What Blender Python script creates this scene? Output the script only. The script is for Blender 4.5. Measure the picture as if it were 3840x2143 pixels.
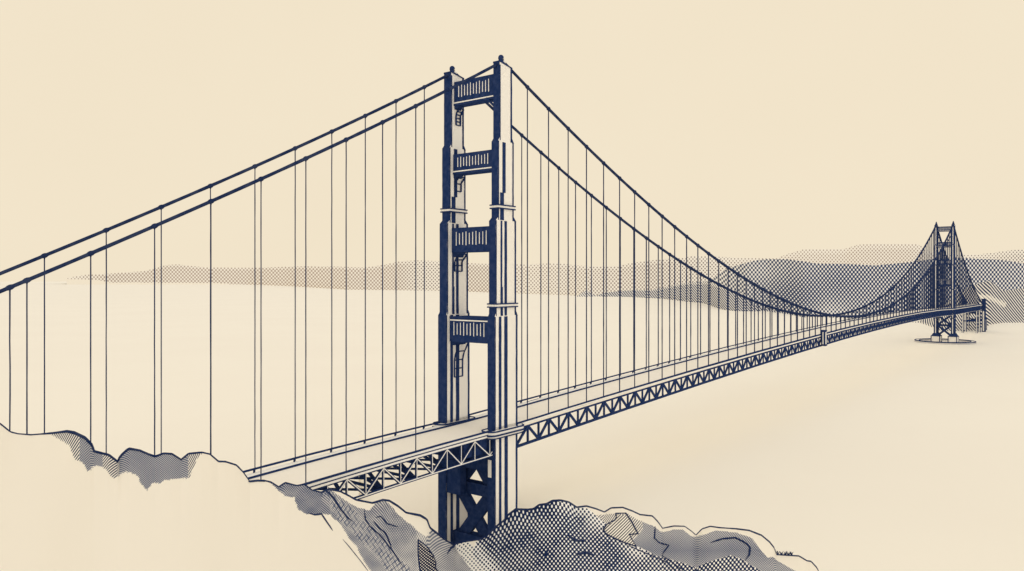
import bpy, bmesh, math, random
from mathutils import Vector, noise as mn
random.seed(7)
for o in list(bpy.data.objects): bpy.data.objects.remove(o)
sc = bpy.context.scene
col = sc.collection

# ------------------------------------------------------------------ camera
F = 2901.8; HZ = 1053.07; CAMZ = 101.0       # focal length in px of a 3840 px wide frame, horizon row, height above water
cam = bpy.data.objects.new('camera', bpy.data.cameras.new('camera'))
col.objects.link(cam); sc.camera = cam
cam.location = (0, 0, CAMZ); cam.rotation_euler = (math.pi/2, 0, 0)
cam.data.sensor_width = 36; cam.data.lens = F/3840*36
cam.data.shift_y = (HZ-1071.5)/3840
cam.data.clip_start = 1; cam.data.clip_end = 90000

# ------------------------------------------------------------------ sky, sun, exposure
w = bpy.data.worlds.new('World'); sc.world = w; w.use_nodes = True
nt = w.node_tree; bg = nt.nodes['Background']
tc = nt.nodes.new('ShaderNodeTexCoord'); nz = nt.nodes.new('ShaderNodeTexNoise'); nz.inputs['Scale'].default_value = 5
nz.inputs['Detail'].default_value = 4
rp = nt.nodes.new('ShaderNodeValToRGB')
rp.color_ramp.elements[0].position = .3; rp.color_ramp.elements[0].color = (.882, .771, .586, 1)
rp.color_ramp.elements[1].position = .7; rp.color_ramp.elements[1].color = (.892, .782, .597, 1)
nt.links.new(tc.outputs['Generated'], nz.inputs['Vector']); nt.links.new(nz.outputs['Fac'], rp.inputs['Fac'])
nt.links.new(rp.outputs['Color'], bg.inputs['Color']); bg.inputs['Strength'].default_value = 1.0
sun = bpy.data.objects.new('sun', bpy.data.lights.new('sun', 'SUN')); col.objects.link(sun)
sun.data.energy = .42; sun.data.color = (.26, .52, 1.0); sun.data.angle = math.radians(178)
sun.rotation_euler = (math.radians(48), 0, math.radians(48))
sc.view_settings.view_transform = 'Standard'; sc.view_settings.look = 'None'
sc.view_settings.exposure = 0; sc.view_settings.gamma = 1
sc.cycles.max_bounces = 6; sc.cycles.diffuse_bounces = 4

# ------------------------------------------------------------------ materials
def new_mat(name):
    m = bpy.data.materials.new(name); m.use_nodes = True
    b = m.node_tree.nodes['Principled BSDF']; b.inputs['Roughness'].default_value = 1; b.inputs['Specular IOR Level'].default_value = 0
    return m, m.node_tree, b
def speckled(name, c1, c2, scale, lo=.42, hi=.58, detail=6):
    m, t, b = new_mat(name)
    g = t.nodes.new('ShaderNodeTexCoord'); n = t.nodes.new('ShaderNodeTexNoise'); n.inputs['Scale'].default_value = scale
    n.inputs['Detail'].default_value = detail
    r = t.nodes.new('ShaderNodeValToRGB'); r.color_ramp.elements[0].position = lo; r.color_ramp.elements[1].position = hi
    r.color_ramp.elements[0].color = (*c1, 1); r.color_ramp.elements[1].color = (*c2, 1)
    t.links.new(g.outputs['Object'], n.inputs['Vector']); t.links.new(n.outputs['Fac'], r.inputs['Fac']); t.links.new(r.outputs['Color'], b.inputs['Base Color'])
    return m
CREAM = (.965, .92, .83); WHITE = (.99, .99, .985); NAVY = (.018, .042, .135)
M_cream = speckled('cream_paint', (.975, .955, .92), (.98, .965, .935), .05)
M_water = speckled('cream_water', (.99, .972, .93), (.998, .982, .94), .004)
_b = M_water.node_tree.nodes['Principled BSDF']; _b.inputs['Metallic'].default_value = 1; _b.inputs['Roughness'].default_value = .95      # satin, mirror-bright sea
M_deck = speckled('cream_roadway', (.965, .93, .86), (.975, .94, .88), .08)
M_white = speckled('bone_white_paint', (.98, .975, .95), (.99, .985, .97), .15)
M_navy = speckled('navy_ink_and_shade', (.015, .036, .128), (.032, .056, .16), .5, .38, .66, 8)  # ink colour, also the painted-in shade of leg ends and strut fronts
M_line = speckled('navy_line_paint', (.015, .030, .10), (.038, .056, .128), .35, .4, .62, 8)

def math_node(t, op, a, b=None, c=None):
    n = t.nodes.new('ShaderNodeMath'); n.operation = op
    for i, v in enumerate((a, b, c)):
        if v is None: continue
        if isinstance(v, (int, float)): n.inputs[i].default_value = v
        else: t.links.new(v, n.inputs[i])
    return n.outputs[0]
def dotted(t, pq, ang, pitch):
    """cosine wave along direction ang in the (p, q) plane of the surface"""
    p, q = pq
    a = math_node(t, 'MULTIPLY', p, math.cos(ang)*2*math.pi/pitch)
    b = math_node(t, 'MULTIPLY', q, math.sin(ang)*2*math.pi/pitch)
    return math_node(t, 'COSINE', math_node(t, 'ADD', a, b))
def attr(t, name):
    n = t.nodes.new('ShaderNodeAttribute'); n.attribute_name = name; return n.outputs['Fac']
def step(t, v, e=.06):
    n = t.nodes.new('ShaderNodeMapRange'); n.inputs['From Min'].default_value = -e; n.inputs['From Max'].default_value = e
    t.links.new(v, n.inputs['Value']); return n.outputs['Result']
def halftone(name, specs, dip, ink=(.0105, .021, .078), ink2=None, white=WHITE, warp=0.0, warps=.05):
    """specs: (attribute, kind, pitch_m, angle_deg).  tone attribute 0..1 sets how much ink the printed pattern carries"""
    m, t, b = new_mat(name)
    g = t.nodes.new('ShaderNodeTexCoord'); s = t.nodes.new('ShaderNodeSeparateXYZ')
    src = g.outputs['UV']
    if warp:
        nn = t.nodes.new('ShaderNodeTexNoise'); nn.inputs['Scale'].default_value = warps; t.links.new(src, nn.inputs['Vector'])
        sb = t.nodes.new('ShaderNodeVectorMath'); sb.operation = 'SUBTRACT'; t.links.new(nn.outputs['Color'], sb.inputs[0]); sb.inputs[1].default_value = (.5, .5, .5)
        ml = t.nodes.new('ShaderNodeVectorMath'); ml.operation = 'SCALE'; t.links.new(sb.outputs[0], ml.inputs[0]); ml.inputs['Scale'].default_value = warp
        ad = t.nodes.new('ShaderNodeVectorMath'); t.links.new(src, ad.inputs[0]); t.links.new(ml.outputs[0], ad.inputs[1]); src = ad.outputs[0]
    t.links.new(src, s.inputs[0])
    p = s.outputs['X']; q = s.outputs['Y']          # unwrap: along the shore, up the slope (metres)
    tot = None
    for at, kind, pitch, ang, *soft in specs:
        tone = attr(t, at); A = math.radians(ang)
        w1 = dotted(t, (p, q), A, pitch)
        if kind == 'dots':
            w2 = dotted(t, (p, q), A+math.pi/2, pitch)
            h = math_node(t, 'MULTIPLY_ADD', math_node(t, 'ADD', w1, w2), .25, .5)
        elif kind == 'lines':
            h = math_node(t, 'MULTIPLY_ADD', w1, .5, .5)
        else:
            w2 = dotted(t, (p, q), A+math.pi/2, pitch)
            h = math_node(t, 'MULTIPLY_ADD', math_node(t, 'MAXIMUM', w1, w2), .5, .5)
        v = math_node(t, 'SUBTRACT', math_node(t, 'ADD', h, tone), 1.0)      # > 0 : ink
        on = math_node(t, 'GREATER_THAN', tone, .02)
        v = math_node(t, 'MULTIPLY', step(t, v, soft[0] if soft else .06), on)
        tot = v if tot is None else math_node(t, 'MAXIMUM', tot, v)
    paper = t.nodes.new('ShaderNodeMix'); paper.data_type = 'RGBA'
    paper.inputs[6].default_value = (*CREAM, 1); paper.inputs[7].default_value = (*white, 1)
    t.links.new(attr(t, 'white'), paper.inputs[0])
    ik = t.nodes.new('ShaderNodeMix'); ik.data_type = 'RGBA'
    ik.inputs[6].default_value = (*ink, 1); ik.inputs[7].default_value = (*(ink2 or ink), 1)
    t.links.new(attr(t, 'inkmix'), ik.inputs[0])
    mx = t.nodes.new('ShaderNodeMix'); mx.data_type = 'RGBA'
    t.links.new(tot, mx.inputs[0]); t.links.new(paper.outputs[2], mx.inputs[6]); t.links.new(ik.outputs[2], mx.inputs[7])
    t.links.new(mx.outputs[2], b.inputs['Base Color'])
    return m

# ------------------------------------------------------------------ helpers
def lerp(a, b, t): return a+(b-a)*t
def interp(pts, x):
    if x <= pts[0][0]: return pts[0][1]
    for (x0, y0), (x1, y1) in zip(pts, pts[1:]):
        if x <= x1: return lerp(y0, y1, (x-x0)/(x1-x0)) if x1 > x0 else y1
    return pts[-1][1]
def set_uv(me, uvs):
    l = me.uv_layers.new(name='unwrap'); l.data.foreach_set('uv', [c for lp in me.loops for c in uvs[lp.vertex_index]])
def inside(poly, x, y):
    r = False; j = len(poly)-1
    for i in range(len(poly)):
        xi, yi = poly[i]; xj, yj = poly[j]
        if (yi > y) != (yj > y) and x < (xj-xi)*(y-yi)/(yj-yi)+xi: r = not r
        j = i
    return r
def at(px, py, d):
    """the point seen at photo position (px, py) standing d metres away"""
    return Vector(((px-1920)/F*d, d, CAMZ-(py-HZ)/F*d))
class MB:
    def __init__(s): s.v = []; s.f = []; s.m = []
    def add(s, vs, fs, m=0):
        k = len(s.v); s.v += [tuple(v) for v in vs]; s.f += [tuple(i+k for i in f) for f in fs]; s.m += [m]*len(fs)
    def box(s, x0, x1, y0, y1, z0, z1, m=0):
        s.add([(x0,y0,z0),(x1,y0,z0),(x1,y1,z0),(x0,y1,z0),(x0,y0,z1),(x1,y0,z1),(x1,y1,z1),(x0,y1,z1)],
              [(0,3,2,1),(4,5,6,7),(0,1,5,4),(1,2,6,5),(2,3,7,6),(3,0,4,7)], m)
    def beam(s, p, q, wd, dp, m=0, ref=(0, 1, 0)):
        p = Vector(p); q = Vector(q); d = (q-p).normalized(); r = Vector(ref); r = (r-d*r.dot(d)).normalized(); u = d.cross(r)
        vs = []
        for c in (p, q):
            for a, b in ((-1,-1),(1,-1),(1,1),(-1,1)): vs.append(c+u*(a*wd/2)+r*(b*dp/2))
        s.add(vs, [(0,3,2,1),(4,5,6,7),(0,1,5,4),(1,2,6,5),(2,3,7,6),(3,0,4,7)], m)
    def tube(s, pts, rad, n=8, m=0, cap=True):
        pts = [Vector(p) for p in pts]; rs = rad if isinstance(rad, (list, tuple)) else [rad]*len(pts)
        vs = []; up = Vector((0, 0, 1))
        for i, p in enumerate(pts):
            d = (pts[min(i+1, len(pts)-1)]-pts[max(i-1, 0)]).normalized()
            r = up if abs(d.z) < .9 else Vector((0, 1, 0))
            a = d.cross(r).normalized(); b = a.cross(d)
            for k in range(n):
                t = 2*math.pi*k/n; vs.append(p+(a*math.cos(t)+b*math.sin(t))*rs[i])
        fs = []
        for i in range(len(pts)-1):
            for k in range(n):
                k2 = (k+1) % n; fs.append((i*n+k, i*n+k2, (i+1)*n+k2, (i+1)*n+k))
        if cap: fs.append(tuple(range(n))[::-1]); fs.append(tuple(range((len(pts)-1)*n, len(pts)*n)))
        s.add(vs, fs, m)
    def ball(s, c, r, sz=1.0, n=10, m=0):
        vs = []; fs = []; c = Vector(c); R = 6
        for i in range(R+1):
            t = math.pi*i/R
            for k in range(n):
                a = 2*math.pi*k/n; vs.append(c+Vector((r*math.sin(t)*math.cos(a), r*math.sin(t)*math.sin(a), r*sz*math.cos(t))))
        for i in range(R):
            for k in range(n): fs.append((i*n+k, (i+1)*n+k, (i+1)*n+(k+1) % n, i*n+(k+1) % n))
        s.add(vs, fs, m)
    def prism(s, poly, z0, z1, m=0, top=None):
        n = len(poly); vs = [(x, y, z0) for x, y in poly]+[(x, y, z1) for x, y in poly]
        s.add(vs, [(i, (i+1) % n, n+(i+1) % n, n+i) for i in range(n)], m)
        s.add(vs, [tuple(range(n))[::-1], tuple(range(n, 2*n))], m if top is None else top)
    def ribbon(s, path, y0, y1, z0, z1, m=0):
        """bar that follows a path of (x, z) or (x, z, yshift)"""
        vs = []; fs = []
        for x, z in path:
            vs += [(x, y0, z+z0), (x, y1, z+z0), (x, y1, z+z1), (x, y0, z+z1)]
        for i in range(len(path)-1):
            a = 4*i; b = a+4
            for k in range(4): fs.append((a+k, b+k, b+(k+1) % 4, a+(k+1) % 4))
        fs += [(0, 1, 2, 3), tuple(4*(len(path)-1)+k for k in (3, 2, 1, 0))]
        s.add(vs, fs, m)
    def build(s, name, mats, parent=None, smooth=False):
        me = bpy.data.meshes.new(name); me.from_pydata(s.v, [], s.f)
        for m in (mats if isinstance(mats, (list, tuple)) else [mats]): me.materials.append(m)
        me.polygons.foreach_set('material_index', s.m)
        bm = bmesh.new(); bm.from_mesh(me); bmesh.ops.recalc_face_normals(bm, faces=bm.faces); bm.to_mesh(me); bm.free()
        if smooth: me.polygons.foreach_set('use_smooth', [True]*len(me.polygons))
        o = bpy.data.objects.new(name, me); col.objects.link(o); o.parent = parent; return o
def empty(name, parent=None, loc=(0, 0, 0), rz=0):
    o = bpy.data.objects.new(name, None); col.objects.link(o); o.parent = parent; o.location = loc; o.rotation_euler = (0, 0, rz); return o
def tag(o, label=None, cat=None, group=None, kind=None):
    for k, v in (('label', label), ('category', cat), ('group', group), ('kind', kind)):
        if v: o[k] = v
    return o

# ------------------------------------------------------------------ headland in front of the bridge
CREST = [(-700,1330),(-350,1440),(-120,1520),(0,1589),(38,1620),(67,1627),(116,1631),(177,1626),(206,1623),(250,1617),(277,1622),(317,1641),(340,1665),(351,1692),(407,1706),(442,1733),(450,1715),(461,1701),(483,1682),(523,1689),(555,1703),(581,1712),(613,1700),(644,1702),(679,1724),(707,1701),(756,1696),(787,1703),(803,1717),(818,1730),(845,1731),(886,1744),(912,1771),(930,1797),(936,1807),(987,1801),(1016,1808),(1045,1826),(1069,1810),(1112,1821),(1141,1816),(1170,1838),(1204,1846),(1233,1834),(1276,1843),(1310,1860),(1334,1874),(1396,1886),(1435,1874),(1459,1877),(1493,1898),(1522,1922),(1575,1932),(1599,1946),(1611,1978),(1642,2002),(1671,2026),(1700,2042),(1738,2032),(1800,2023),(1827,2010),(1859,1976),(1890,1952),(1908,1929),(1935,1909),(1979,1911),(2002,1908),(2022,1893),(2052,1889),(2072,1878),(2103,1876),(2133,1883),(2162,1903),(2199,1898),(2234,1908),(2267,1921),(2292,1905),(2335,1903),(2370,1916),(2400,1930),(2446,1935),(2466,1956),(2484,1982),(2527,1973),(2567,1974),(2592,1992),(2610,2008),(2633,1984),(2663,1974),(2698,1979),(2759,1983),(2809,1989),(2855,2007),(2885,2032),(2903,2055),(2910,2080),(2961,2083),(2996,2085),(3026,2103),(3041,2105),(3062,2128),(3080,2165),(3100,2195)]
AL = math.radians(37.73332); SA = math.sin(AL); CA = math.cos(AL); DB = 324.09; XB = -3.414-.45
def bridge_depth(px):
    u = (px-1920)/F; s = (u*DB-XB)/(SA-u*CA); return DB+CA*s
def crest_d(px):
    if px < 1700: return max(bridge_depth(px)-20, 92) if px < 1600 else lerp(bridge_depth(1600)-20, 291, (px-1600)/100)
    return interp([(1700, 291), (1900, 292), (2400, 283), (3100, 262)], px)
def front_slope(px): return interp([(-700, .75), (600, .62), (1300, .5), (1900, .36), (3100, .3)], px)
P1 = [(1859,1960),(1935,1890),(2010,1890),(2052,1870),(2103,1860),(2175,1890),(2262,1955),(2325,2013),(2390,2050),(2470,2085),(2560,2112),(2610,2130),(2690,2096),(2740,2082),(2790,2100),(2860,2150),(2950,2400),(1930,2400),(1835,2143),(1790,2100),(1772,2070),(1800,2010),(1830,1990)]
P2 = [(1000,1800),(1069,1800),(1141,1808),(1204,1840),(1233,1830),(1290,1870),(1340,1905),(1390,1915),(1410,1880),(1440,1870),(1470,1905),(1500,1935),(1540,1965),(1580,2005),(1600,2015),(1622,1985),(1650,2000),(1700,2035),(1760,2035),(1850,2143),(1990,2400),(1560,2400),(1400,2150),(1380,2130),(1345,2070),(1320,2030),(1270,1965),(1240,1930),(1210,1925),(1150,1930),(1120,1915),(1105,1865),(1068,1862),(1040,1835)]
P3 = [(185,1628),(250,1605),(325,1630),(360,1680),(407,1695),(442,1722),(455,1695),(483,1670),(560,1690),(581,1702),(613,1690),(644,1690),(679,1714),(707,1690),(765,1695),(735,1730),(722,1760),(717,1785),(700,1793),(620,1798),(600,1813),(575,1812),(552,1842),(527,1812),(520,1785),(495,1772),(475,1768),(455,1775),(430,1797),(405,1768),(385,1752),(358,1745),(328,1770),(314,1740),(285,1722),(270,1695),(262,1670),(225,1650)]
P4 = [(2175,1905),(2230,1935),(2290,1928),(2350,1926),(2380,1940),(2420,1962),(2450,1975),(2480,1998),(2530,1985),(2560,1988),(2600,2013),(2640,2003),(2690,1991),(2760,1997),(2820,2020),(2860,2070),(2880,2092),(2900,2088),(2940,2120),(2990,2145),(3080,2250),(3100,2400),(2300,2400),(2300,2000)]
SLAB = [(2308,1927),(2347,1926),(2370,1960),(2393,2003),(2360,2006),(2372,2030),(2386,2051),(2340,2036),(2300,2018),(2272,2004),(2262,1985),(2275,1968),(2305,1952),(2312,1940)]
LEAF = [(1568,2026),(1600,2050),(1625,2085),(1635,2110),(1634,2135),(1650,2150),(1655,2185),(1590,2185),(1575,2143),(1568,2085)]
def seg_d(p, a, b):
    ax, ay = a; bx, by = b; t = max(0, min(1, ((p[0]-ax)*(bx-ax)+(p[1]-ay)*(by-ay))/((bx-ax)**2+(by-ay)**2)))
    return math.hypot(p[0]-ax-t*(bx-ax), p[1]-ay-t*(by-ay))
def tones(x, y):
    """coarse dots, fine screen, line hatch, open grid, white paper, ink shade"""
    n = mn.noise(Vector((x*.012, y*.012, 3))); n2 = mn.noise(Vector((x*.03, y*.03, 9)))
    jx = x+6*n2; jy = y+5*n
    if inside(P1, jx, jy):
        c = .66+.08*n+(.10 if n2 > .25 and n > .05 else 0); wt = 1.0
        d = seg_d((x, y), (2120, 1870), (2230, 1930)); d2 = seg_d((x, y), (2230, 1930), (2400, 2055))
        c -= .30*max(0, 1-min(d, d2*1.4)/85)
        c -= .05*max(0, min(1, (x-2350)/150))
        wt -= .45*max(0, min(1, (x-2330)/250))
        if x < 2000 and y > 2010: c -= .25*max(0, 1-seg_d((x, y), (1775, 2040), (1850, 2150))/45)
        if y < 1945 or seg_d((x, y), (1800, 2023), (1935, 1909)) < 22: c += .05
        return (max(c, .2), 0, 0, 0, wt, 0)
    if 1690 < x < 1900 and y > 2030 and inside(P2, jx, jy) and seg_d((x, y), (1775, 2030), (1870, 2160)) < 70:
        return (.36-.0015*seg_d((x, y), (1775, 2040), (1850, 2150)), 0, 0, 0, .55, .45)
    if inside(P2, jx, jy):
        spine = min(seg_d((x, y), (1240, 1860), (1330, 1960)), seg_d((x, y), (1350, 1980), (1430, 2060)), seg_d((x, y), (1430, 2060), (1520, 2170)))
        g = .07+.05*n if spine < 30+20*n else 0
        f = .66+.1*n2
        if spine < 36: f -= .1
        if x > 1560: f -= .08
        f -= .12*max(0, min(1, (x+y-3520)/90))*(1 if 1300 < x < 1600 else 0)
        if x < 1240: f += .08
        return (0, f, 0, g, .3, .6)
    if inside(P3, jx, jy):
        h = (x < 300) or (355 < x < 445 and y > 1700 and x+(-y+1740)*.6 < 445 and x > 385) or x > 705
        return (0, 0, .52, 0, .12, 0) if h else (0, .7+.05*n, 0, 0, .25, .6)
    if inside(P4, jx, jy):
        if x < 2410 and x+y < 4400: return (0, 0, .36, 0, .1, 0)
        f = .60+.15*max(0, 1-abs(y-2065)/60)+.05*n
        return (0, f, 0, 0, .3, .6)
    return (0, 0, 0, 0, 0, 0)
def hollow(px): return interp([(1330, 0), (1620, 1), (1860, 1), (1930, 0)], px)
def crest_z(px): return CAMZ-(interp(CREST, px)-HZ)/F*crest_d(px)
_G = list(range(-760, 3180, 20)); _Z = [crest_z(g) for g in _G]
_M = [min(_Z[max(0, i-5):i+6]) for i in range(len(_Z))]
def _blur(a, r): return [sum(a[max(0, i-r):i+r+1])/len(a[max(0, i-r):i+r+1]) for i in range(len(a))]
_B = list(zip(_G, _blur(_blur(_M, 4), 4)))
_B = list(zip(_G, [min(b, z) for (g, b), z in zip(_B, _Z)])); _B = list(zip(_G, _blur([b for g, b in _B], 1)))
_V = list(zip(_G, _blur(_blur([b for g, b in _B], 9), 9)))
def slope_z(px, d, zc, zs, dc, m):
    e = dc-d; return zs-m*e+(zc-zs)*math.exp(-max(e, 0)/7.0)
_c = {}
def on_slope(px, py):
    """point of the headland's front slope seen at (px, py)"""
    if px not in _c:
        dc = crest_d(px); zc = CAMZ-(interp(CREST, px)-HZ)/F*dc; _c[px] = (zc, min(interp(_B, px), zc), dc, front_slope(px))
    q = _c[px]; k = (py-HZ)/F; dc = q[2]; lo = dc*.25; hi = dc
    for _ in range(16):
        d = (lo+hi)/2
        if CAMZ-k*d > slope_z(px, d, *q): lo = d       # the ray still runs above the ground
        else: hi = d
    d = hi; return Vector(((px-1920)/F*d, d, CAMZ-k*d))
def build_headland():
    xs = []; x = -700.
    while x < 3100: xs.append(x); x += 4 if 150 < x else 12
    xs.append(3100.)
    NFR = 95; back = [0, .8, 2.5, 6, 12, 20, 30, 45, 65, 90, 120, 150, 185, 215]
    vs = []; T = []; NR_ = 0; UV = []
    for px in xs:
        yc = interp(CREST, px); colv = []; colt = []
        # front rows : down the slope to below the foot of the picture, then on to the shore
        for j in range(NFR, 0, -1):
            py = yc+max(2165-yc, 25)*(j/NFR)
            v = on_slope(px, py); colv.append(v); colt.append(tones(px, py))
        v = on_slope(px, yc); colv.append(v); colt.append(tones(px, yc+2))
        low = colv[0]; m = front_slope(px); extra = []
        for t in (1, .66, .33):
            d = low.y-max(2, (low.z+3)/m)*t; extra.append(Vector(((px-1920)/F*d, d, low.z-m*(low.y-d))))
        colv = extra+colv; colt = [(0,)*6]*3+colt
        crest = colv[-1]; h = hollow(px); floor = lerp(-4, -18, h)
        for b in back[1:]:
            d = crest.y+b; z = crest.z-b*lerp(2.2, 1.0, h)
            z = max(z, floor)
            if b > 65: t = (b-65)/150; t = t*t*(3-2*t); z = lerp(floor, lerp(-4, .6, min(1, h*4)), t)
            colv.append(Vector(((px-1920)/F*d, d, z))); colt.append((0,)*6)
        NR_ = len(colv); vs += colv; T += colt
        dc = crest_d(px); k = (m+(CAMZ-interp(_B, px))/dc)*280/dc
        UV += [(px/F*280, -(CAMZ-interp(_V, px))*280/dc-(dc-q.y)*k) for q in colv]
    fs = []
    for i in range(len(xs)-1):
        for j in range(NR_-1):
            a = i*NR_+j; fs.append((a, a+NR_, a+NR_+1, a+1))
    me = bpy.data.meshes.new('hill'); me.from_pydata([tuple(v) for v in vs], [], fs)
    for k, nm in enumerate(('coarse', 'fine', 'hatch', 'grid', 'white', 'inkmix')):
        a = me.attributes.new(nm, 'FLOAT', 'POINT'); a.data.foreach_set('value', [t[k] for t in T])
    me.polygons.foreach_set('use_smooth', [True]*len(me.polygons))
    set_uv(me, UV)
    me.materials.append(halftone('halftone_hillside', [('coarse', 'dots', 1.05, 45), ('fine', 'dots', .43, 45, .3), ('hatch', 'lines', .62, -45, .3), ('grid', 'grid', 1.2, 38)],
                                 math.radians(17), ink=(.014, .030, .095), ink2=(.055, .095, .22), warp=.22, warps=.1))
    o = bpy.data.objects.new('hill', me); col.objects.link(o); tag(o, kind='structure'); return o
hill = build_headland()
def stroke(pts, r, name, parent, n=6, lift=.05, step_px=9):
    fine = []
    for (x0, y0), (x1, y1) in zip(pts, pts[1:]):
        k = max(1, int(math.hypot(x1-x0, y1-y0)/step_px))
        for i in range(k): fine.append((lerp(x0, x1, i/k), lerp(y0, y1, i/k)))
    fine.append(pts[-1]); P = []; R = []
    for i, (x, y) in enumerate(fine):
        y = max(y, interp(CREST, x)); p = on_slope(x, y); p.z += lift; P.append(p)
        t = i/(len(fine)-1); e = min(1, 6*t+.25, 6*(1-t)+.25)
        R.append(r*e*(1+.3*mn.noise(Vector((x*.05, y*.05, 1)))))
    b = MB(); b.tube(P, R, n); return b.build(name, M_line, parent)
# ink line along the crest
def crest_line():
    b = MB(); P = []; R = []
    x = -700.
    while x <= 3099:
        d = crest_d(x); wpx = interp([(-700, 4.5), (150, 4), (260, 7.5), (340, 8.5), (360, 6.5), (480, 6.5), (780, 4), (930, 4), (1100, 3.5), (1350, 4.5), (1620, 5), (1700, 4.5), (2100, 5.5), (2300, 4.2), (2600, 3.4), (2850, 4), (3099, 3.2)], x)
        wpx *= 1+.22*mn.noise(Vector((x*.02, 0, 0)))+.1*mn.noise(Vector((x*.1, 5, 0)))
        P.append(at(x, interp(CREST, x)+wpx*.3, d)); R.append(wpx/F*d*.88); x += 5
    b.tube(P, R, 8); return b.build('crest_line', M_line, hill)
crest_line()
for pts, r in (([(1222,1838),(1250,1868),(1272,1905),(1300,1940),(1322,1957)], .32), ([(1366,1912),(1370,1950),(1386,1975),(1420,2004),(1450,2040),(1482,2082),(1512,2128)], .3),
               ([(1400,1955),(1420,1980),(1445,2000),(1462,2040),(1469,2062)], .32), ([(1408,1942),(1428,1938),(1452,1965),(1493,1978)], .22),
               ([(1155,1925),(1180,1932),(1205,1929),(1226,1960),(1248,1992)], .25), ([(1285,2023),(1312,2055),(1352,2105),(1382,2145)], .13), ([(1677,2078),(1690,2058),(1712,2040)], .4),
               ([(2457,1975),(2454,2020),(2472,2037),(2507,2046),(2483,2082)], .26), ([(2665,2036),(2710,2022),(2757,2018),(2790,2034),(2812,2052),(2810,2080),(2792,2106)], .34),
               ([(2480,2082),(2540,2125),(2580,2150)], .2), ([(2350,2045),(2420,2075),(2500,2110),(2540,2150)], .22), ([(2160,2080),(2200,2075),(2230,2085)], .5), ([(2060,2050),(2050,2075),(2040,2100)], .35),
               ([(2130,2010),(2160,2030),(2200,2030)], .45), ([(931,1808),(960,1803),(1000,1806)], .3)):
    stroke(pts, r, 'crease', hill)

def boulder(poly, label, tone, ang, kind, cat='rock', rise=1.0, pitch=.9):
    xs = [p[0] for p in poly]; ys = [p[1] for p in poly]; vs = []; fs = []; UV = []
    cx = sum(xs)/len(xs); cy = sum(ys)/len(ys)
    c = on_slope(cx, cy); pts3 = [on_slope(x, y) for x, y in poly]
    rings = 6; n = len(poly)
    for k in range(rings+1):
        t = k/rings
        for x, y in poly:
            X = lerp(x, cx, t); Y = lerp(y, cy, t); p = on_slope(X, Y)
            h = rise*math.sqrt(max(0, 1-(1-t)**2))-.25*(k == 0); vs.append(p+Vector((0, -.5*h, .8*h))-c); UV.append((vs[-1].x, vs[-1].z*.95+vs[-1].y*.3))
    for k in range(rings):
        for i in range(n): fs.append((k*n+i, k*n+(i+1) % n, (k+1)*n+(i+1) % n, (k+1)*n+i))
    me = bpy.data.meshes.new('rock'); me.from_pydata([tuple(v) for v in vs], [], fs)
    for nm, v in (('t', tone), ('white', .15), ('inkmix', 0.)):
        a = me.attributes.new(nm, 'FLOAT', 'POINT'); a.data.foreach_set('value', [v]*len(vs))
    set_uv(me, UV)
    me.materials.append(halftone('hatched_rock', [('t', kind, pitch, ang)], math.radians(17), ink=(.011, .017, .052)))
    me.polygons.foreach_set('use_smooth', [True]*len(me.polygons))
    o = bpy.data.objects.new('rock', me); col.objects.link(o); o.location = c
    tag(o, label, cat)
    b = MB(); P = [p-c+Vector((0, -.1, .12)) for p in pts3]; P.append(P[0])
    b.tube(P, .24, 6); b.build('rock_outline', M_line, o)
boulder(SLAB, 'pale slab of rock hatched with fine slanting lines on the right hillside', .34, -52, 'lines', rise=.8, pitch=.72)
boulder(LEAF, 'narrow pointed dark cross hatched rock on slope left of the near tower foot', .58, 45, 'grid', rise=.8, pitch=.62)

# small shrubs on the right end of the crest
for i, px in enumerate((2917, 2930, 2945, 2957, 2968)):
    b = MB(); r = random.Random(i)
    for k in range(9):
        a = r.uniform(-.7, .7); L_ = r.uniform(.7, 1.5); b.tube([(r.uniform(-.3, .3), 0, -.2), (a*.6, r.uniform(-.3, .3), L_*.6), (a, r.uniform(-.3, .3), L_)], [.16, .12, .03], 5)
    o = b.build('shrub', M_line)
    o.location = at(px, interp(CREST, px)+1, crest_d(px)); tag(o, ('leftmost', 'second from left', 'middle', 'second from right', 'rightmost')[i]+' of five tiny dark shrubs on the right end of the hill crest', 'shrub', 'tiny shrubs on the hill crest')

# ------------------------------------------------------------------ water : one cream sheet, open where the tower hollow is
b = MB()
def wq(x0, x1, d0, d1): b.add([((x0-1920)/F*d0, d0, 0), ((x1-1920)/F*d0, d0, 0), ((x1-1920)/F*d1, d1, 0), ((x0-1920)/F*d1, d1, 0)], [(0, 1, 2, 3)])
wq(-24000, 28000, 506, 80000); wq(-24000, 1345, 30, 506); wq(1938, 28000, 30, 506); wq(1345, 1938, 30, 200)
b.add([(-9000, -3000, 0), (9000, -3000, 0), (28000/F*30, 30, 0), (-24000/F*30, 30, 0)], [(0, 1, 2, 3)])
tag(b.build('water', M_water), kind='structure')

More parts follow.
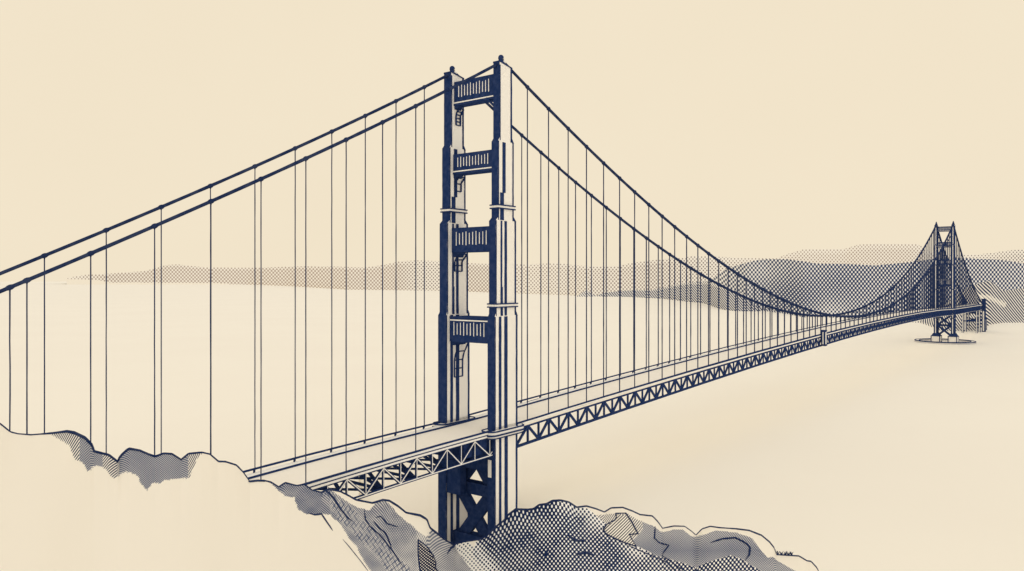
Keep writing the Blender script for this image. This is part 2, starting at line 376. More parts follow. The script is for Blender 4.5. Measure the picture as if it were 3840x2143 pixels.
# ------------------------------------------------------------------ far shores
def shore(name, dref, top, bot, x0, x1, dx, spec, tonef, ink, ink2, back=1.22, rows=26, maxd=20000, white=WHITE, warp=0):
    xs = []; x = x0
    while x < x1: xs.append(x); x += dx
    xs.append(x1); vs = []; T = []; UV = []
    for px in xs:
        yb = max(interp(bot, px), 1068); yt = min(interp(top, px), yb-1)
        db = min(CAMZ*F/max(yb-HZ, 1), maxd); zb = CAMZ-(yb-HZ)/F*db
        for j in range(-1, rows+1):
            t = max(j, 0)/rows
            d = db*lerp(1, back, t**1.5); py = lerp(yb, yt, t)
            v = at(px, py, d)
            if j < 0: v = at(px, yb, db); v.z = zb-3; v.y -= 2
            UV.append((px/F*dref, v.z*dref/v.y)); vs.append(v); T.append(tonef(px, py, t) if py < interp(bot, px)+1 else (0, 0, 0))
        for t in (.3, 1):
            d = db*(back+.3*t); v = at(px, yt, db*back); z = v.z*(1-t)-4*t; vs.append(Vector(((px-1920)/F*d, d, z))); T.append((0, 0, 0)); UV.append((px/F*dref, z))
    n = rows+4; fs = []
    for i in range(len(xs)-1):
        for j in range(n-1): a = i*n+j; fs.append((a, a+n, a+n+1, a+1))
    me = bpy.data.meshes.new(name); me.from_pydata([tuple(v) for v in vs], [], fs)
    for k, nm in enumerate(('t', 'white', 'inkmix')):
        a = me.attributes.new(nm, 'FLOAT', 'POINT'); a.data.foreach_set('value', [q[k] for q in T])
    me.polygons.foreach_set('use_smooth', [True]*len(me.polygons))
    set_uv(me, UV)
    me.materials.append(halftone(name+'_print', [('t', *spec)], 0, ink=ink, ink2=ink2, white=white, warp=warp, warps=.003))
    o = bpy.data.objects.new(name, me); col.objects.link(o); tag(o, kind='structure'); return o
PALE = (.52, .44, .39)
A_TOP = [(250,1044),(287,1036),(322,1031),(375,1029),(462,1023),(538,1018),(578,1008),(619,995),(666,992),(712,998),(782,1004),(957,1005),(1108,1000),(1248,1000),(1365,1004),(1429,996),(1498,981),(1568,977),(1656,981),(1800,990),(1936,992),(2011,991),(2095,987),(2139,994),(2211,999),(2317,999),(2362,988),(2434,978),(2501,972),(2568,967),(2595,960),(2697,964),(2775,968),(2912,970),(2950,954),(3013,936),(3067,935),(3165,935),(3215,919),(3282,915),(3434,916),(3453,922),(3473,934),(3504,951),(3601,955),(3667,955),(3726,949),(3765,942),(3808,938),(3900,938),(4200,955),(4600,990),(4800,1040)]
A_BOT = [(250,1045),(300,1047),(375,1051),(415,1059),(782,1060),(899,1067),(1073,1073),(1190,1080),(1306,1087),(1656,1091),(1936,1101),(2122,1107),(2200,1112),(4800,1115)]
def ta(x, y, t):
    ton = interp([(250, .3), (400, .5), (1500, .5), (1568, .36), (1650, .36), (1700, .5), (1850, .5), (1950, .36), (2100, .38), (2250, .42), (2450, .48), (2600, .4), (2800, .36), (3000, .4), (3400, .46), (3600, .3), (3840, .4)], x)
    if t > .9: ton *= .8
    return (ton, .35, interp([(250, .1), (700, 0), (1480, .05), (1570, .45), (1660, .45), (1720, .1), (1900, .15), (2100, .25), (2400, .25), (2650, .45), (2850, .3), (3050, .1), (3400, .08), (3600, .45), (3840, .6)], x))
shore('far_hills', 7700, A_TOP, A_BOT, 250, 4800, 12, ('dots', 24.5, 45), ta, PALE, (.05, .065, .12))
B_TOP = [(2560,1110),(2640,1075),(2700,1025),(2728,1008),(2775,993),(2834,977),(2873,973),(2950,973),(3021,982),(3060,989),(3184,991),(3282,996),(3379,987),(3434,981),(3504,971),(3605,968),(3687,972),(3745,975),(3784,979),(3840,990),(3950,1000),(4300,1040),(4700,1130)]
B_BOT = [(2560,1113),(2640,1120),(2728,1150),(2800,1166),(2873,1166),(2950,1176),(3009,1188),(3400,1200),(4700,1200)]
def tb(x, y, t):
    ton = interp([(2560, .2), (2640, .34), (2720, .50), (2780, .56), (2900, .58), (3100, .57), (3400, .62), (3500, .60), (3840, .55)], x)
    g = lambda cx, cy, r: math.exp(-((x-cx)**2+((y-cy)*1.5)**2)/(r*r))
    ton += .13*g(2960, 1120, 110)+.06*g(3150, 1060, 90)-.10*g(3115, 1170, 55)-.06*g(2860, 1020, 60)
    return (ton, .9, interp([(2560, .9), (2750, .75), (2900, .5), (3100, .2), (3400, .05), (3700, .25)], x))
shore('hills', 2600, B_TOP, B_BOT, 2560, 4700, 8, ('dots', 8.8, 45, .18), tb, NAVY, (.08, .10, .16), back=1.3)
C_TOP = [(2165,1110),(2200,1075),(2289,1081),(2434,1090),(2568,1062),(2651,1055),(2728,1079),(2810,1112),(2873,1147),(2950,1165),(3020,1180)]
C_BOT = [(2165,1114),(2234,1112),(2373,1115),(2484,1121),(2595,1134),(2639,1138),(2678,1152),(2717,1163),(2764,1168),(2818,1168),(2873,1168),(2950,1178),(3020,1192)]
shore('shore_spit', 3500, C_TOP, C_BOT, 2165, 3020, 6, ('lines', 8.0, 45, .3), lambda x, y, t: (interp([(2165, .3), (2260, .58), (2600, .62), (3000, .66)], x)*(1 if t < .85 else .6), .5, .5), (.02, .035, .10), (.06, .09, .18), back=1.08)
D_TOP = [(3380,1206),(3420,1196),(3470,1180),(3520,1165),(3580,1110),(3636,1076),(3660,1066),(3691,1058),(3706,1055),(3745,1049),(3840,1047),(4000,1060),(4300,1110),(4600,1190)]
D_BOT = [(3380,1208),(3449,1211),(3488,1225),(3531,1243),(3582,1241),(3664,1241),(3690,1230),(3714,1218),(3760,1212),(3840,1211),(4600,1200)]
def td(x, y, t):
    if seg_d((x, y), (3665, 1116), (3700, 1114)) < 9 or seg_d((x, y), (3700, 1112), (3765, 1142)) < 9 or seg_d((x, y), (3750, 1062), (3815, 1078)) < 6: return (.12, .1, .5)
    return (.58+.04*mn.noise(Vector((x*.03, y*.03, 0))), .25, .05) if y < interp(D_BOT, x)-6 else (.35, .2, .4)
shore('near_hills', 1580, D_TOP, D_BOT, 3380, 4600, 5, ('lines', 3.9, 45, .2), td, (.028, .045, .11), (.10, .12, .19), back=1.3)

# ------------------------------------------------------------------ the bridge (local x along the deck, y across it, z up)
BR = tag(empty('suspension_bridge', None, (XB, DB, CAMZ), math.pi/2-AL), 'great navy and cream suspension bridge crossing the water on two towers', 'suspension bridge')
W = 27.4; L = 1182.4; SIDE = 343.0; S0 = -250.0; W2 = 24.6
P = dict(zt=91.864, zm=-35.885, c1=.55731, c2=.26149e-3, d0=-61.033, l1=.01243, l2=-.14196e-3, r1=.04273, r2=-2.05e-5, r3=-.00087e-6)
# keep the exact fitted quadratic through its sampled heights
def zdeck(s):
    if s < 0: return P['d0']+P['l1']*s+P['l2']*s*s
    if s > L: return lerp(-44.3, -46, min(1, (s-L)/SIDE))
    return interp([(0, -61.03), (50, -58.95), (100, -56.97), (200, -53.38), (300, -50.2), (400, -47.53), (520, -44.9), (640, -42.96), (770, -41.6), (900, -41.1), (1050, -41.9), (L, -44.3)], s)
def zcab(s):
    if s < 0: return P['zt']+P['c1']*s+P['c2']*s*s
    if s > L:
        t = (s-L)/SIDE; return lerp(P['zt'], -42, t)-4*t*(1-t)*14
    return P['zm']+(P['zt']-P['zm'])*((s-L/2)/(L/2))**2
def wcab(s, far):
    e = (W2-W)/2*max(0, min(1, s/L)); return (W+e) if far else -e
def grow(s): return interp([(-250, .68), (-180, .74), (0, 1.05), (200, 1.5), (500, 2.3), (L, 3.2), (L+400, 3.2)], s)
def wob(i, a=.1): return a*mn.noise(Vector((i*1.7, a*31, 2.2)))

def strip_w(b, s0, s1, y, out, z0, z1, m, j=.1):
    """hand-ruled vertical strip standing proud of a face whose normal is along y"""
    n = max(1, int((z1-z0)/3)); vs = []; fs = []; k0 = random.random()*99
    for i in range(n+1):
        z = lerp(z0, z1, i/n); a = s0+j*mn.noise(Vector((k0, z*.35, 0))); c = s1+j*mn.noise(Vector((k0+9, z*.35, 0)))
        vs += [(a, y, z), (c, y, z), (c, y+out, z), (a, y+out, z)]
    for i in range(n):
        a = 4*i
        for k in range(4): fs.append((a+k, a+k+4, a+(k+1) % 4+4, a+(k+1) % 4))
    fs += [(0, 1, 2, 3), (4*n+3, 4*n+2, 4*n+1, 4*n)]; b.add(vs, fs, m)
def strip_s(b, y0, y1, s, out, z0, z1, m, j=.1):
    k = len(b.v); strip_w(b, y0, y1, s, out, z0, z1, m, j)
    for i in range(k, len(b.v)): x, y, z = b.v[i]; b.v[i] = (y, x, z)

SECT = [(-120, -61.5, 7.6, 1.85, [(.18, .28), (.42, .56), (.925, 1)]), (-61.5, -14.6, 7.6, 1.85, [(.17, .28), (.41, .55), (.93, 1)]),
        (-14.6, 25.1, 6.8, 1.72, [(.23, .31), (.42, .54), (.93, 1)]), (25.1, 58.1, 5.2, 1.68, [(.92, 1)]), (58.1, 89.6, 4.1, 1.65, [(.88, 1)])]
def leg(tw, yc, wf=1.0, far=False, zb=-120):
    b = MB(); b2 = MB()
    for i, (z0, z1, hs, hw, st) in enumerate(SECT):
        z0 = max(z0, zb); hw = hw*wf
        b.box(-hs, hs, yc-hw, yc+hw, z0, z1-.35, 0)
        # chamfered shoulder at the top of the section
        if i < 4:
            hs2, hw2 = SECT[i+1][2], SECT[i+1][3]*wf
            vs = [(-hs, yc-hw, z1-.35), (hs, yc-hw, z1-.35), (hs, yc+hw, z1-.35), (-hs, yc+hw, z1-.35), (-hs2, yc-hw2, z1+1.2), (hs2, yc-hw2, z1+1.2), (hs2, yc+hw2, z1+1.2), (-hs2, yc+hw2, z1+1.2)]
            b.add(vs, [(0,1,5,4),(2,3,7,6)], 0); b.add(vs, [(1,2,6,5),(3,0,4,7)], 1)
            for yy, y2 in ((yc-hw, yc-hw2), (yc+hw, yc+hw2)):
                b.beam((hs-.3, yy, z1-.5), (hs2-.3, y2, z1+1.3), .8, .5, 1)
        for sy in (-1, 1):
            y = yc+sy*hw; o = sy*.14
            for a, c in st: strip_w(b, lerp(-hs, hs, a), lerp(-hs, hs, c), y, o, z0, z1-.3, 1, .16)
            strip_w(b, -hs, -hs+.5, y, o, z0, z1-.3, 1, .1)
            if i == 3:
                strip_w(b, lerp(-hs, hs, .27), lerp(-hs, hs, .47), y, o, 36.5, 57.5, 1, .12)
                strip_w(b, lerp(-hs, hs, .12), lerp(-hs, hs, .36), y, o, z0, 36.5, 1, .12)
            if i == 2: strip_w(b, lerp(-hs, hs, .23), lerp(-hs, hs, .31)+.3, y, o*1.5, z0, z0+12, 1, .1)
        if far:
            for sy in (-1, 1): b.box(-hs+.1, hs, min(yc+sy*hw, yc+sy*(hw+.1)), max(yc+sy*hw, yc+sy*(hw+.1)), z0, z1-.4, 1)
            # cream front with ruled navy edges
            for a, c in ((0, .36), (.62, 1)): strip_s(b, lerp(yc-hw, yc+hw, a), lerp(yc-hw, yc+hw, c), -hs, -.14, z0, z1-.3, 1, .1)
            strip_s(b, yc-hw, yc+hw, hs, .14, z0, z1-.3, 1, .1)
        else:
            for sx in (-1, 1): strip_s(b, yc-hw, yc+hw, sx*hs, sx*.14, z0, z1-.3, 1, .12)  # end faces all navy: the leg's shaded side painted in
    # sloping saddle cap
    hs, hw = 4.1, 1.65*wf
    b.add([(-hs, yc-hw, 89.2), (hs, yc-hw, 89.2), (hs, yc+hw, 89.2), (-hs, yc+hw, 89.2), (-hs, yc-hw, 90.7), (hs, yc-hw, 89.4), (hs, yc+hw, 89.4), (-hs, yc+hw, 90.7)],
          [(0,1,5,4),(1,2,6,5),(2,3,7,6),(4,5,6,7)], 0)
    b.add([(-hs-.14, yc-hw, 89.2), (-hs-.14, yc+hw, 89.2), (-hs-.14, yc+hw, 90.8), (-hs-.14, yc-hw, 90.8)], [(0,1,2,3)], 1)
    for y in (yc-hw, yc+hw): b.beam((-hs-.1, y, 90.8), (hs+.1, y, 89.4), .55, .5, 1)
    b.beam((hs, yc-hw, 89.45), (hs, yc+hw, 89.45), .5, .5, 1, (1, 0, 0)); b.beam((-hs, yc-hw, 90.8), (-hs, yc+hw, 90.8), .5, .5, 1, (1, 0, 0))
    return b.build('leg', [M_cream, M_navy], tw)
def ring(tw, yc, z, hs, hw):
    b = MB(); b.box(-hs-.5, hs+.5, yc-hw-.5, yc+hw+.5, z-.42, z+.42, 0)
    for k in (-1, 1): b.box(-hs-.7, hs+.7, yc-hw-.7, yc+hw+.7, z+k*.67-.25, z+k*.67+.25, 1)
    b.build('leg_ring', [M_cream, M_navy], tw)
def finial(tw, yc, far=False):
    b = MB()
    b.tube([(-.9, yc, 90.4), (-1.1, yc, 91.6), (-1.2, yc, 92.4)], [1.9, 1.2, 1.0], 12, 0)
    b.ball((-1.2, yc, 92.95), 1.25, 1.1, 12, 0)
    b.tube([(-.3, yc-1.75, 90.8), (-.9, yc-1.3, 91.5), (-1.1, yc-1.1, 92.8)], [.55, .36, .32], 6, 1)
    if far: b.tube([(0, yc, 90), (0, yc, 97)], [2.6, .5], 8, 0)
    b.build('finial', [M_navy, M_white], tw, True)
def portal(tw, y0, y1, z0, z1, a, n=11, trim='below', far=False):
    b = MB(); b.box(-a, a, y0, y1, z0, z1, 0)  # navy beam, the shade on its front put into the colour
    h = z1-z0; wd = y1-y0
    for i in range(n):
        y = lerp(y0+wd*.17, y1-wd*.12, i/(n-1)) if not far else lerp(y0+wd*.1, y1-wd*.1, i/(n-1)); q = .2+.04*mn.noise(Vector((i*3.1, z0, 0)))
        for sx in (-1, 1):
            t0 = z0+h*(.27+.02*(i % 3)); t1 = z1-h*(.17+.03*((i*7) % 3))
            b.add([(sx*a, y-q, t0), (sx*a, y+q, t0), (sx*(a+.1), y+q, t0), (sx*(a+.1), y-q, t0), (sx*a, y-q*.8, t1), (sx*a, y+q*.8, t1), (sx*(a+.1), y+q*.8, t1), (sx*(a+.1), y-q*.8, t1)],
                  [(0,1,2,3),(4,5,6,7),(0,1,5,4),(1,2,6,5),(2,3,7,6),(3,0,4,7)], 1)
    if trim == 'below':
        for sx in (-1, 1): b.box(min(sx*a, sx*(a+.16)), max(sx*a, sx*(a+.16)), y0+.2, y1-.2, z0+.15, z0+.65, 1)
        b.box(-a-.25, a+.25, y0, y1, z0-.75, z0-.02, 0)
    elif trim == 'above':
        for sx in (-1, 1): b.box(min(sx*a, sx*(a+.16)), max(sx*a, sx*(a+.16)), y0+1, y1-.6, z1-1.25, z1-.75, 1)
        b.box(-a-.25, a+.25, y0, y1, z1+.02, z1+.5, 0)
    # rounded corner gussets under the beam
    for ye, sg in ((y0, 1), (y1, -1)):
        b.add([(-a*.9, ye, z0), (-a*.9, ye+sg*2.0, z0), (-a*.9, ye+sg*.7, z0-1.2), (-a*.9, ye, z0-2.4), (a*.9, ye, z0), (a*.9, ye+sg*2.0, z0), (a*.9, ye+sg*.7, z0-1.2), (a*.9, ye, z0-2.4)],
              [(0,1,2,3),(4,5,6,7),(0,1,5,4),(1,2,6,5),(2,3,7,6),(3,0,4,7)], 0)
    return b.build('portal_strut', [M_navy, M_white], tw)
def knee(tw, y1, z0, hs, size, rungs):
    """curved open bracket with rungs against the inner face of the far leg"""
    b = MB(); A = []; B = []
    for k in range(7):
        t = k/6*math.pi/2*.95; A.append((-hs*.35, y1-.3-size*.5*(1-math.cos(t))*0-.2, z0-size*math.sin(t)*1.5)); B.append((hs*.55-size*.35*math.sin(t), y1-.35, z0-size*math.sin(t)*1.5))
    A = [(lerp(hs*.12, -hs*.32, min(1, k/2.5)), y1-.35, z0-.4-size*1.5*k/6) for k in range(7)]
    B = [(lerp(hs*.9, hs*.38, min(1, k/2.5)), y1-.35, z0-.4-size*1.5*k/6) for k in range(7)]
    b.tube(A, .38, 6); b.tube(B, .38, 6)
    for k in range(rungs+1):
        i = k*6/rungs; i0 = int(min(i, 5)); f = i-i0
        p = Vector(A[i0]).lerp(Vector(A[i0+1]), f); q = Vector(B[i0]).lerp(Vector(B[i0+1]), f); b.tube([p, q], .26, 6)
    b.build('knee_bracket', M_navy, tw)
def stadium(x0, x1, yc, r, n=12):
    pts = []
    for k in range(n+1): a = -math.pi/2+math.pi*k/n; pts.append((x1+r*math.cos(a)*.9, yc+r*math.sin(a)))
    for k in range(n+1): a = math.pi/2+math.pi*k/n; pts.append((x0+r*math.cos(a)*.9, yc+r*math.sin(a)))
    return pts
def collar(tw, yc, zd):
    b = MB(); q = stadium(-8.2, 8.8, yc, 3.6); b.prism(q, zd-1.9, zd-.7, 0)
    q1 = stadium(-8.5, 9.1, yc, 3.95); b.prism(q1, zd-2.5, zd-1.9, 1); 
    q2 = q+[q[0]]; b.tube([(x, y, zd-.65) for x, y in q2], .34, 6, 1)
    q3 = stadium(-8.0, 8.5, yc, 3.3); b.prism(q3, zd-3.4, zd-2.5, 0)
    b.tube([(x, y, zd-3.5) for x, y in q3+[q3[0]]], .28, 6, 1)
    b.build('collar_platform', [M_white, M_navy], tw)
def make_tower(sx, w0, w1, far):
    tw = empty('tower', BR, (sx, 0, 0)); wf = 1.3 if far else 1.0; zb = -92 if far else -120
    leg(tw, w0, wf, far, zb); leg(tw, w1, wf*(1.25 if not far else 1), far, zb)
    finial(tw, w0, far); finial(tw, w1, far)
    i0, i1 = w0+1.7*wf, w1-1.7*wf
    if not far:
        portal(tw, i0, i1-.3, 77.0, 86.6, 2.3); portal(tw, i0, i1-.3, 47.0, 54.9, 2.9); portal(tw, i0, i1-.3, 12.3, 22.8, 3.9, 10, None); portal(tw, i0, i1-.3, -26.3, -16.0, 5.4, 10, 'above')
        for z, h, s, r in ((76, 4.1, 5.0, 5), (46, 5.2, 4.3, 2), (12, 6.8, 5.0, 3), (-27, 7.6, 9.8, 4)): knee(tw, i1-.35, z, h, s, r)
        for yc in (w0, w1): ring(tw, yc, 30.6, 5.2, 1.7*(1 if yc == w0 else 1.25))
        ring(tw, w0, -10.3, 6.8, 1.75)
        b = MB(); b.beam((-2.2, i0, 72), (-2.2, i0+5.2, 77), .8, .8, 0, (1, 0, 0)); b.build('knee_brace', M_navy, tw)
        for yc in (w0, w1): collar(tw, yc, zdeck(0))
        # bracing beneath the deck
        b = MB(); b.box(-5.6, 5.6, i0, i1, -79.5, -66, 0); b.build('deck_girder', M_navy, tw)
        def arm(y0, z0, y1, z1, x):
            b = MB(); b.beam((x, y0, z0), (x, y1, z1), 5.3, 1.8, 0, (1, 0, 0)); b.build('cross_brace', M_navy, tw)
        arm(13.5, -75, i0, -90.5, -1.4); arm(12.5, -75, i1, -90.8, -1.0)
        arm(i0, -86.2, i1, -116, -1.4); arm(i1, -86.2, i0, -116, -1.0)
        b = MB(); b.box(-3.2, 1.2, i0, i1, -91.2, -86.2, 0); b.build('portal_strut', M_navy, tw)
        b = MB(); b.box(-3.2, 1.2, i0, i1, -120, -108.6, 0); b.build('portal_strut', M_navy, tw)
        b = MB(); b.box(-7.3, -3.6, i1-8.5, i1, -91.3, -73, 0); b.build('shear_panel', M_navy, tw)
        b = MB(); b.box(-7.95, -7.75, -.2, 1.5, -81, -73.8, 0); b.build('inset_panel', M_white, tw)
    else:
        portal(tw, i0, i1, 81, 88.5, 3, 12, 'below', True); portal(tw, i0, i1, 55, 63, 3.4, 9, 'below', True); portal(tw, i0, i1, 26, 34, 4.2, 9, None, True); portal(tw, i0, i1, -9, 2, 5, 9, 'above', True)
        portal(tw, i0, i1, -53, -47, 5.5, 9, None, True)
        for za, zc in ((-56, -73), (-73, -90)):
            b = MB(); b.beam((-5.4, i0, za), (-5.4, i1, zc), 3.0, 1.5, 0, (1, 0, 0)); b.beam((-5, i1, za), (-5, i0, zc), 3.0, 1.5, 0, (1, 0, 0)); b.build('cross_brace', M_navy, tw)
        b = MB(); b.box(-5, 5, i0, i1, -74.5, -71.8); b.build('portal_strut', M_navy, tw)
        b = MB()
        for sg in (-1, 1):
            yc = (w0+w1)/2; b.beam((-3, yc+sg*12.5, 80), (-3, yc+sg*4.5, 63), 1.1, 1.0, 0, (1, 0, 0))
        b.build('knee_brace', M_navy, tw)
        for yc in (w0, w1):
            b = MB(); b.box(-9, 9, yc-6.2, yc+6.2, -101.5, -90.5, 0)
            b.add([(-9, yc-6.2, -90.5), (9, yc-6.2, -90.5), (9, yc+6.2, -90.5), (-9, yc+6.2, -90.5), (-8, yc-3.4, -86), (8, yc-3.4, -86), (8, yc+3.4, -86), (-8, yc+3.4, -86)], [(0,1,5,4),(1,2,6,5),(2,3,7,6),(3,0,4,7),(4,5,6,7)], 1)
            for x in (-9.1, 9.1):
                for y in (yc-6.2, yc+6.2): b.box(x-.5, x+.5, y-.6, y+.6, -101.5, -90.3, 1)
            b.box(-9.4, 9.4, yc-6.5, yc+6.5, -91.2, -90.2, 1)
            b.box(-9.5, 9.5, yc-6.6, yc+6.6, -101.5, -100.3, 1)
            b.build('pier', [M_cream, M_navy], tw)
        # oval fender ring around the piers
        b = MB(); ca, sa = math.cos(-(math.pi/2-AL)), math.sin(-(math.pi/2-AL)); yc = (w0+w1)/2
        def ell(rx, ry, z):
            return [((math.cos(t)*rx)*ca-(math.sin(t)*ry)*sa, (math.cos(t)*rx)*sa+(math.sin(t)*ry)*ca+yc, z) for t in [2*math.pi*k/64 for k in range(64)]]
        for rx, ry, z0, z1, m in ((43.5, 45, -101.5, -100.7, 1), (43.3, 44.7, -100.7, -98.6, 0)):
            o0 = ell(rx, ry, z0); o1 = ell(rx, ry, z1); n0 = ell(rx-5.2, ry-9.5, z1); n1 = ell(rx-5.2, ry-9.5, z0); n = 64
            vs = o0+o1+n0+n1; fs = [(k*n+i, k*n+(i+1) % n, ((k+1) % 4)*n+(i+1) % n, ((k+1) % 4)*n+i) for k in range(4) for i in range(n)]; b.add(vs, fs, m)
        b.tube([*ell(38.1, 35.2, -98.5), ell(38.1, 35.2, -98.5)[0]], .6, 6, 1)
        b.tube([*ell(43.3, 44.8, -98.6), ell(43.3, 44.8, -98.6)[0]], .85, 6, 1)
        b.build('fender_ring', [M_cream, M_navy], tw)
    return tw
make_tower(0, 0, W, False); make_tower(L, -(W2-W)/2, W+(W2-W)/2, True)

def cable_r(s): return interp([(S0, .43), (-180, .46), (0, .62), (100, .72), (300, .95), (L, 1.25), (L+SIDE, 1.2)], s)
# main cables
for far in (False, True):
    pts = []; R = []; s = S0
    while s < L+SIDE:
        pts.append((s, wcab(s, far), zcab(s))); R.append(cable_r(s)*(1+.12*mn.noise(Vector((s*.15, far*7, 0))))); s += 4 if s < 300 else 8
        if -4 < s < 0: s = 0
        if L-8 < s < L: s = L
    pts.append((L+SIDE, wcab(L, far), zcab(L+SIDE))); R.append(.8)
    b = MB(); b.tube(pts, R, 10); b.build('main_cable', M_line, BR, True)
# suspenders
stations = []
def st_at(px): u = (px-1920)/F; return (u*DB-XB)/(SA-u*CA)
for far in (False, True):
    k = 0
    while -18.66-16.32*k > S0+5:
        if far or 1 < k < 10: stations.append((-18.66-16.32*k, far))
        k += 1
    if not far: stations += [(st_at(101), far), (st_at(37), far)]
    s = 17.32
    while s < L-10:
        if not (far and s < 20): stations.append((s, far))
        s += 16.07
    s = L+17
    while s < L+SIDE-30: stations.append((s, far)); s += 16.3
def scr(s, far, z):
    X = XB+SA*s-CA*wcab(s, far); Y = DB+CA*s+SA*wcab(s, far); return 1920+F*X/Y, F/Y
vis = []
for s, far in stations:
    x, k = scr(s, far, 0); h = (zcab(s)-zdeck(s))*k
    if -80 < x < 3900: vis.append((h if 0 < x < 3840 else 0, s, far))
vis.sort(reverse=True)
rest = MB()
def hanger_mesh(b, s, far, o=(0, 0, 0)):
    r = .22*grow(s); zc = zcab(s)-o[2]; zd = zdeck(s)-.9-o[2]; y = wcab(s, far)-o[1]; n = max(2, int((zc-zd)/6)); k0 = s*.7+far*3
    b.tube([(s-o[0]+.09*mn.noise(Vector((k0, i, 0))), y, lerp(zd, zc, i/n)) for i in range(n+1)], [r*(1+.22*mn.noise(Vector((k0, i*.9, 5)))) for i in range(n+1)], 6)
for i, (h, s, far) in enumerate(vis):
    y = wcab(s, far)
    if i < 100:
        o = (s, y, zdeck(s)); b = MB(); hanger_mesh(b, s, far, o)
        so = b.build('suspender', M_line, BR); so.location = o
        if scr(s, far, 0)[1] > 4.0:
            b = MB(); z = zcab(s)-zdeck(s); dz = (zcab(s+.5)-zcab(s-.5)); R = cable_r(s)
            b.tube([(d, 0, z+d*dz) for d in (-.95, -.6, -.25, .25, .6, .95)], [R*.9, R*1.12, R*1.4, R*1.4, R*1.12, R*.9], 10)
            b.tube([(0, 0, z-R*2.0), (0, 0, z-R*.6)], [.22*grow(s), R*.7], 8)
            b.build('cable_band', M_line, so, True)
    else: hanger_mesh(rest, s, far)
r_ = rest.build('suspender', M_line, BR); r_['kind'] = 'stuff'; r_['label'] = 'the remaining small distant suspender ropes of the far half'

# deck, rails, trusses
END = L+SIDE+20
path = []; s = S0-60
while s < END: path.append((s, zdeck(max(s, S0)))); s += 8
path.append((END, zdeck(END)))
b = MB(); b.ribbon(path, -.7, W+.7, -2.4, -1.5, 0); b.build('deck', M_deck, BR)
def rough(pth, amp): return [(x, z+amp*mn.noise(Vector((x*.11, amp*9, 0)))) for x, z in pth]
pn = [p for p in path]
def thick(path, y0, y1, f0, f1, m, name=None, b=None, amp=.06):
    """bar whose height bounds vary along the bridge"""
    b = b or MB(); vs = []; fs = []
    for x, z in path:
        e = amp*mn.noise(Vector((x*.12, f0(0)*7, 0))); vs += [(x, y0, z+f0(x)+e), (x, y1, z+f0(x)+e), (x, y1, z+f1(x)+e), (x, y0, z+f1(x)+e)]
    for i in range(len(path)-1):
        a = 4*i
        for k in range(4): fs.append((a+k, a+4+k, a+4+(k+1) % 4, a+(k+1) % 4))
    fs += [(0, 1, 2, 3), tuple(4*(len(path)-1)+k for k in (3, 2, 1, 0))]; b.add(vs, fs, m); return b
c = lambda v: (lambda s: v)
def var(*p): return lambda s: interp(p, s)
# near side: rail line, cream fascia, navy line
b = thick(pn, -1.25, -.75, var((0, -.62), (60, -.62), (250, -1.15), (L, -1.7)), c(0.05), 0); b.build('railing', M_navy, BR)
b = thick(pn, -1.12, -.8, var((0, -1.5), (60, -1.25), (250, -1.9), (L, -2.6)), var((0, -.62), (60, -.62), (250, -1.15), (L, -1.7)), 0); b.build('fascia', M_white, BR)
left = [p for p in pn if p[0] <= 8]; right = [p for p in pn if p[0] >= 0]
b = thick(left, -1.3, -.75, c(-1.85), c(-1.5), 0)
thick(left, -1.18, -.8, c(-2.65), c(-1.85), 1, b=b); b.build('kerb_beam', [M_navy, M_white], BR)
# far side : two rails with a pale walkway between, posts at the suspenders
b = thick(pn, W+.75, W+1.25, c(-.55), c(.1), 0); b.build('railing', M_navy, BR)
b = thick(pn, W-4.6, W-4.1, c(-1.5), var((0, -.85), (300, -.7), (L, -.6)), 0); b.build('kerb', M_navy, BR)
b = thick(pn, W-4.1, W+.7, c(-1.5), c(-1.32), 0); b.build('walkway', M_white, BR)
b = MB()
for s, far in stations:
    if far and s < 250 and (int(s*7) % 3 or s > 0): b.box(s-.25, s+.25, W+.3, W+.74, zdeck(s)-1.5, zdeck(s)-.3)
b.build('railing_post', M_navy, BR)
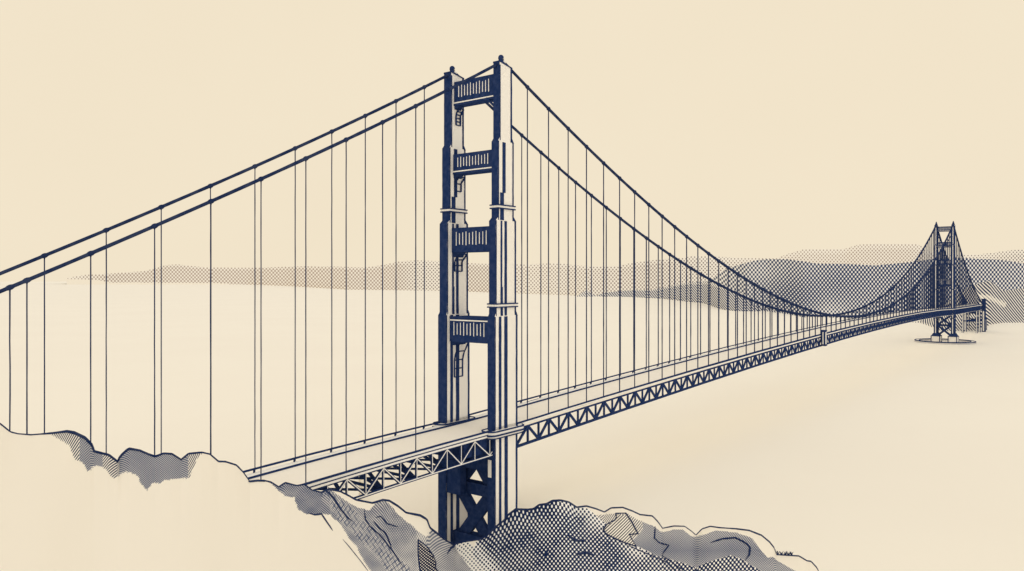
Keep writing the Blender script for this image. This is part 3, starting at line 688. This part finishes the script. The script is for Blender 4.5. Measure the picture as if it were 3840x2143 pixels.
# stiffening trusses
nodes = [s for s, f in stations if f]+[17.32]; nodes = sorted(set([round(n, 2) for n in nodes]+[0.0, L, S0-40, L+SIDE]))
def truss(y, out):
    t = empty('stiffening_truss', BR, (0, 0, 0))
    b = thick(pn, y-.4, y+.4, var((0, -3.3), (250, -3.6), (L, -4.0)), var((-1, -2.65), (0, -2.65), (1, -1.5), (60, -1.3), (250, -1.9), (L, -2.6)), 0)
    if out < 0: thick(pn, y+.4, y+.55, var((0, -3.3), (250, -3.6), (L, -4.0)), c(-2.65), 1, b=b)  # cream inner layer, added to bounce light and soften the shade on the water
    b.build('top_chord', [M_navy, M_cream], t)
    b = thick(pn, y-.45, y+.45, var((0, -11.0), (250, -11.2), (L, -11.4)), var((0, -9.95), (300, -9.9), (L, -9.6)), 0)
    thick(right, y-.5, y+.5, var((0, -11.15), (250, -11.35), (L, -11.6)), var((0, -10.95), (250, -11.15), (L, -11.35)), 2, b=b)  # cream underside strip, added to throw light back onto the water
    if out < 0: thick(right, y+.45, y+.6, var((0, -11.0), (250, -11.2), (L, -11.4)), var((0, -9.95), (300, -9.9), (L, -9.6)), 2, b=b)  # cream lining on the inner side, added as a light reflector
    if out < 0: thick(left, y-.6, y-.45, c(-10.6), c(-10.25), 1, b=b, amp=.03); thick(right, y-.6, y-.45, c(-10.45), c(-10.25), 1, b=b, amp=.03) if False else None
    b.build('bottom_chord', [M_navy, M_white, M_cream], t)
    b = MB()
    for a, c_ in zip(nodes, nodes[1:]):
        m = (a+c_)/2; g = interp([(-250, .6), (0, .9), (20, 1.05), (300, 1.45), (L, 1.9)], m)*(.5 if out > 0 and m > 0 else 1); za, zm_, zc = zdeck(a), zdeck(m), zdeck(c_)
        side = m < 0
        for p, q, wd in (((a, y, za-3), (m, y, zm_-10.3), g), ((m, y, zm_-10.3), (c_, y, zc-3), g), ((m, y, zm_-10.3), (m, y, zm_-3), g*.75), ((a, y, za-10.3), (a, y, za-3), g*.75)):
            b.beam(p, q, wd, .7, 2 if out > 0 and m > 0 else 0, (0, 1, 0))
            if out < 0 and m > 0: b.beam((p[0], y+.43, p[2]), (q[0], y+.43, q[2]), wd*.96, .14, 2, (0, 1, 0))  # cream backing behind each navy member, added to reflect light down to the water
            if side and out < 0 : b.beam((p[0], y-.42, p[2]), (q[0], y-.42, q[2]), wd*.42, .12, 1, (0, 1, 0))
    b.build('lattice', [M_navy, M_white, M_cream], t)
truss(-.2, -1); truss(W+.2, 1)
b = MB()
for a, c_ in zip(nodes, nodes[1:]):
    if a < S0: continue
    z = zdeck(a)-10.5; z2 = zdeck(c_)-10.5
    if a >= 0:
        continue
    b.beam((a, 0, z), (a, W, z), 1.1, .8, 0, (0, 0, 1)); b.beam((a, 0, z-.1), (c_, W, z2-.1), 1.3, .6, 0, (0, 0, 1)); b.beam((a, W, z-.2), (c_, 0, z2-.2), 1.3, .6, 0, (0, 0, 1))
    if a < 0: b.beam((a, 0, z+.2), (a, W, z+7.2), .9, .8, 0, (1, 0, 0)); b.beam((a, W, z+.2), (a, 0, z+7.2), .9, .8, 0, (1, 0, 0))
b.build('lateral_bracing', M_navy, BR)
b = MB(); b.box(-24, -4, .6, W-.6, zdeck(0)-9.5, zdeck(0)-3.2); b.build('floor_beam', M_navy, BR)
# small pylon on the near edge towards mid span
s = 448.; z = zdeck(s); b = MB(); b.box(s-2.4, s+2.4, -4.7, -1.3, z-9.6, z+2.2, 0); b.box(s-2.7, s-2.4, -3.4, -2.6, z-9, z+1.6, 1); b.box(s-2.8, s+2.8, -5.0, -1.1, z+2.2, z+3.3, 0)
b.box(s-2.8, s+2.8, -5.0, -1.1, z-10.6, z-9.6, 0); b.box(s-1.5, s+1.0, -4.9, -4.7, z-9, z+1.6, 1)
b.build('deck_pylon', [M_navy, M_white], BR)
# approach piers on the far shore
def apier(s, y0, y1, zt, zb, hw):
    b = MB()
    for y in (y0, y1):
        b.box(s-hw, s+hw, y-hw, y+hw, zb, zt, 0); b.box(s-hw-.2, s-hw, y-hw*.35, y+hw*.35, zb, zt-2, 1)
    b.box(s-hw, s+hw, y0, y1, zt-4, zt-1, 0); b.box(s-hw*.6, s+hw*.6, y0, y1, lerp(zt, zb, .5), lerp(zt, zb, .5)+2, 0)
    b.build('approach_pier', [M_navy, M_white], BR)
apier(L+SIDE-20, 2, W-2, -57, -101, 1.8); apier(L+SIDE-60, 2, W-2, -57, -101, 1.5)
for y in (-3, W+3):
    b = MB(); b.box(L+SIDE-6, L+SIDE+6, y-3, y+3, -101, -38, 0); b.box(L+SIDE-7, L+SIDE+7, y-3.8, y+3.8, -38, -36, 0); b.box(L+SIDE-6.3, L+SIDE-6, y-1.2, y+1.2, -99, -60, 1)
    b.build('shore_pylon', [M_navy, M_white], BR)
for q in (34, 62): apier(L+SIDE+q, 0, W, -46-q*.5, -101, 1.5)
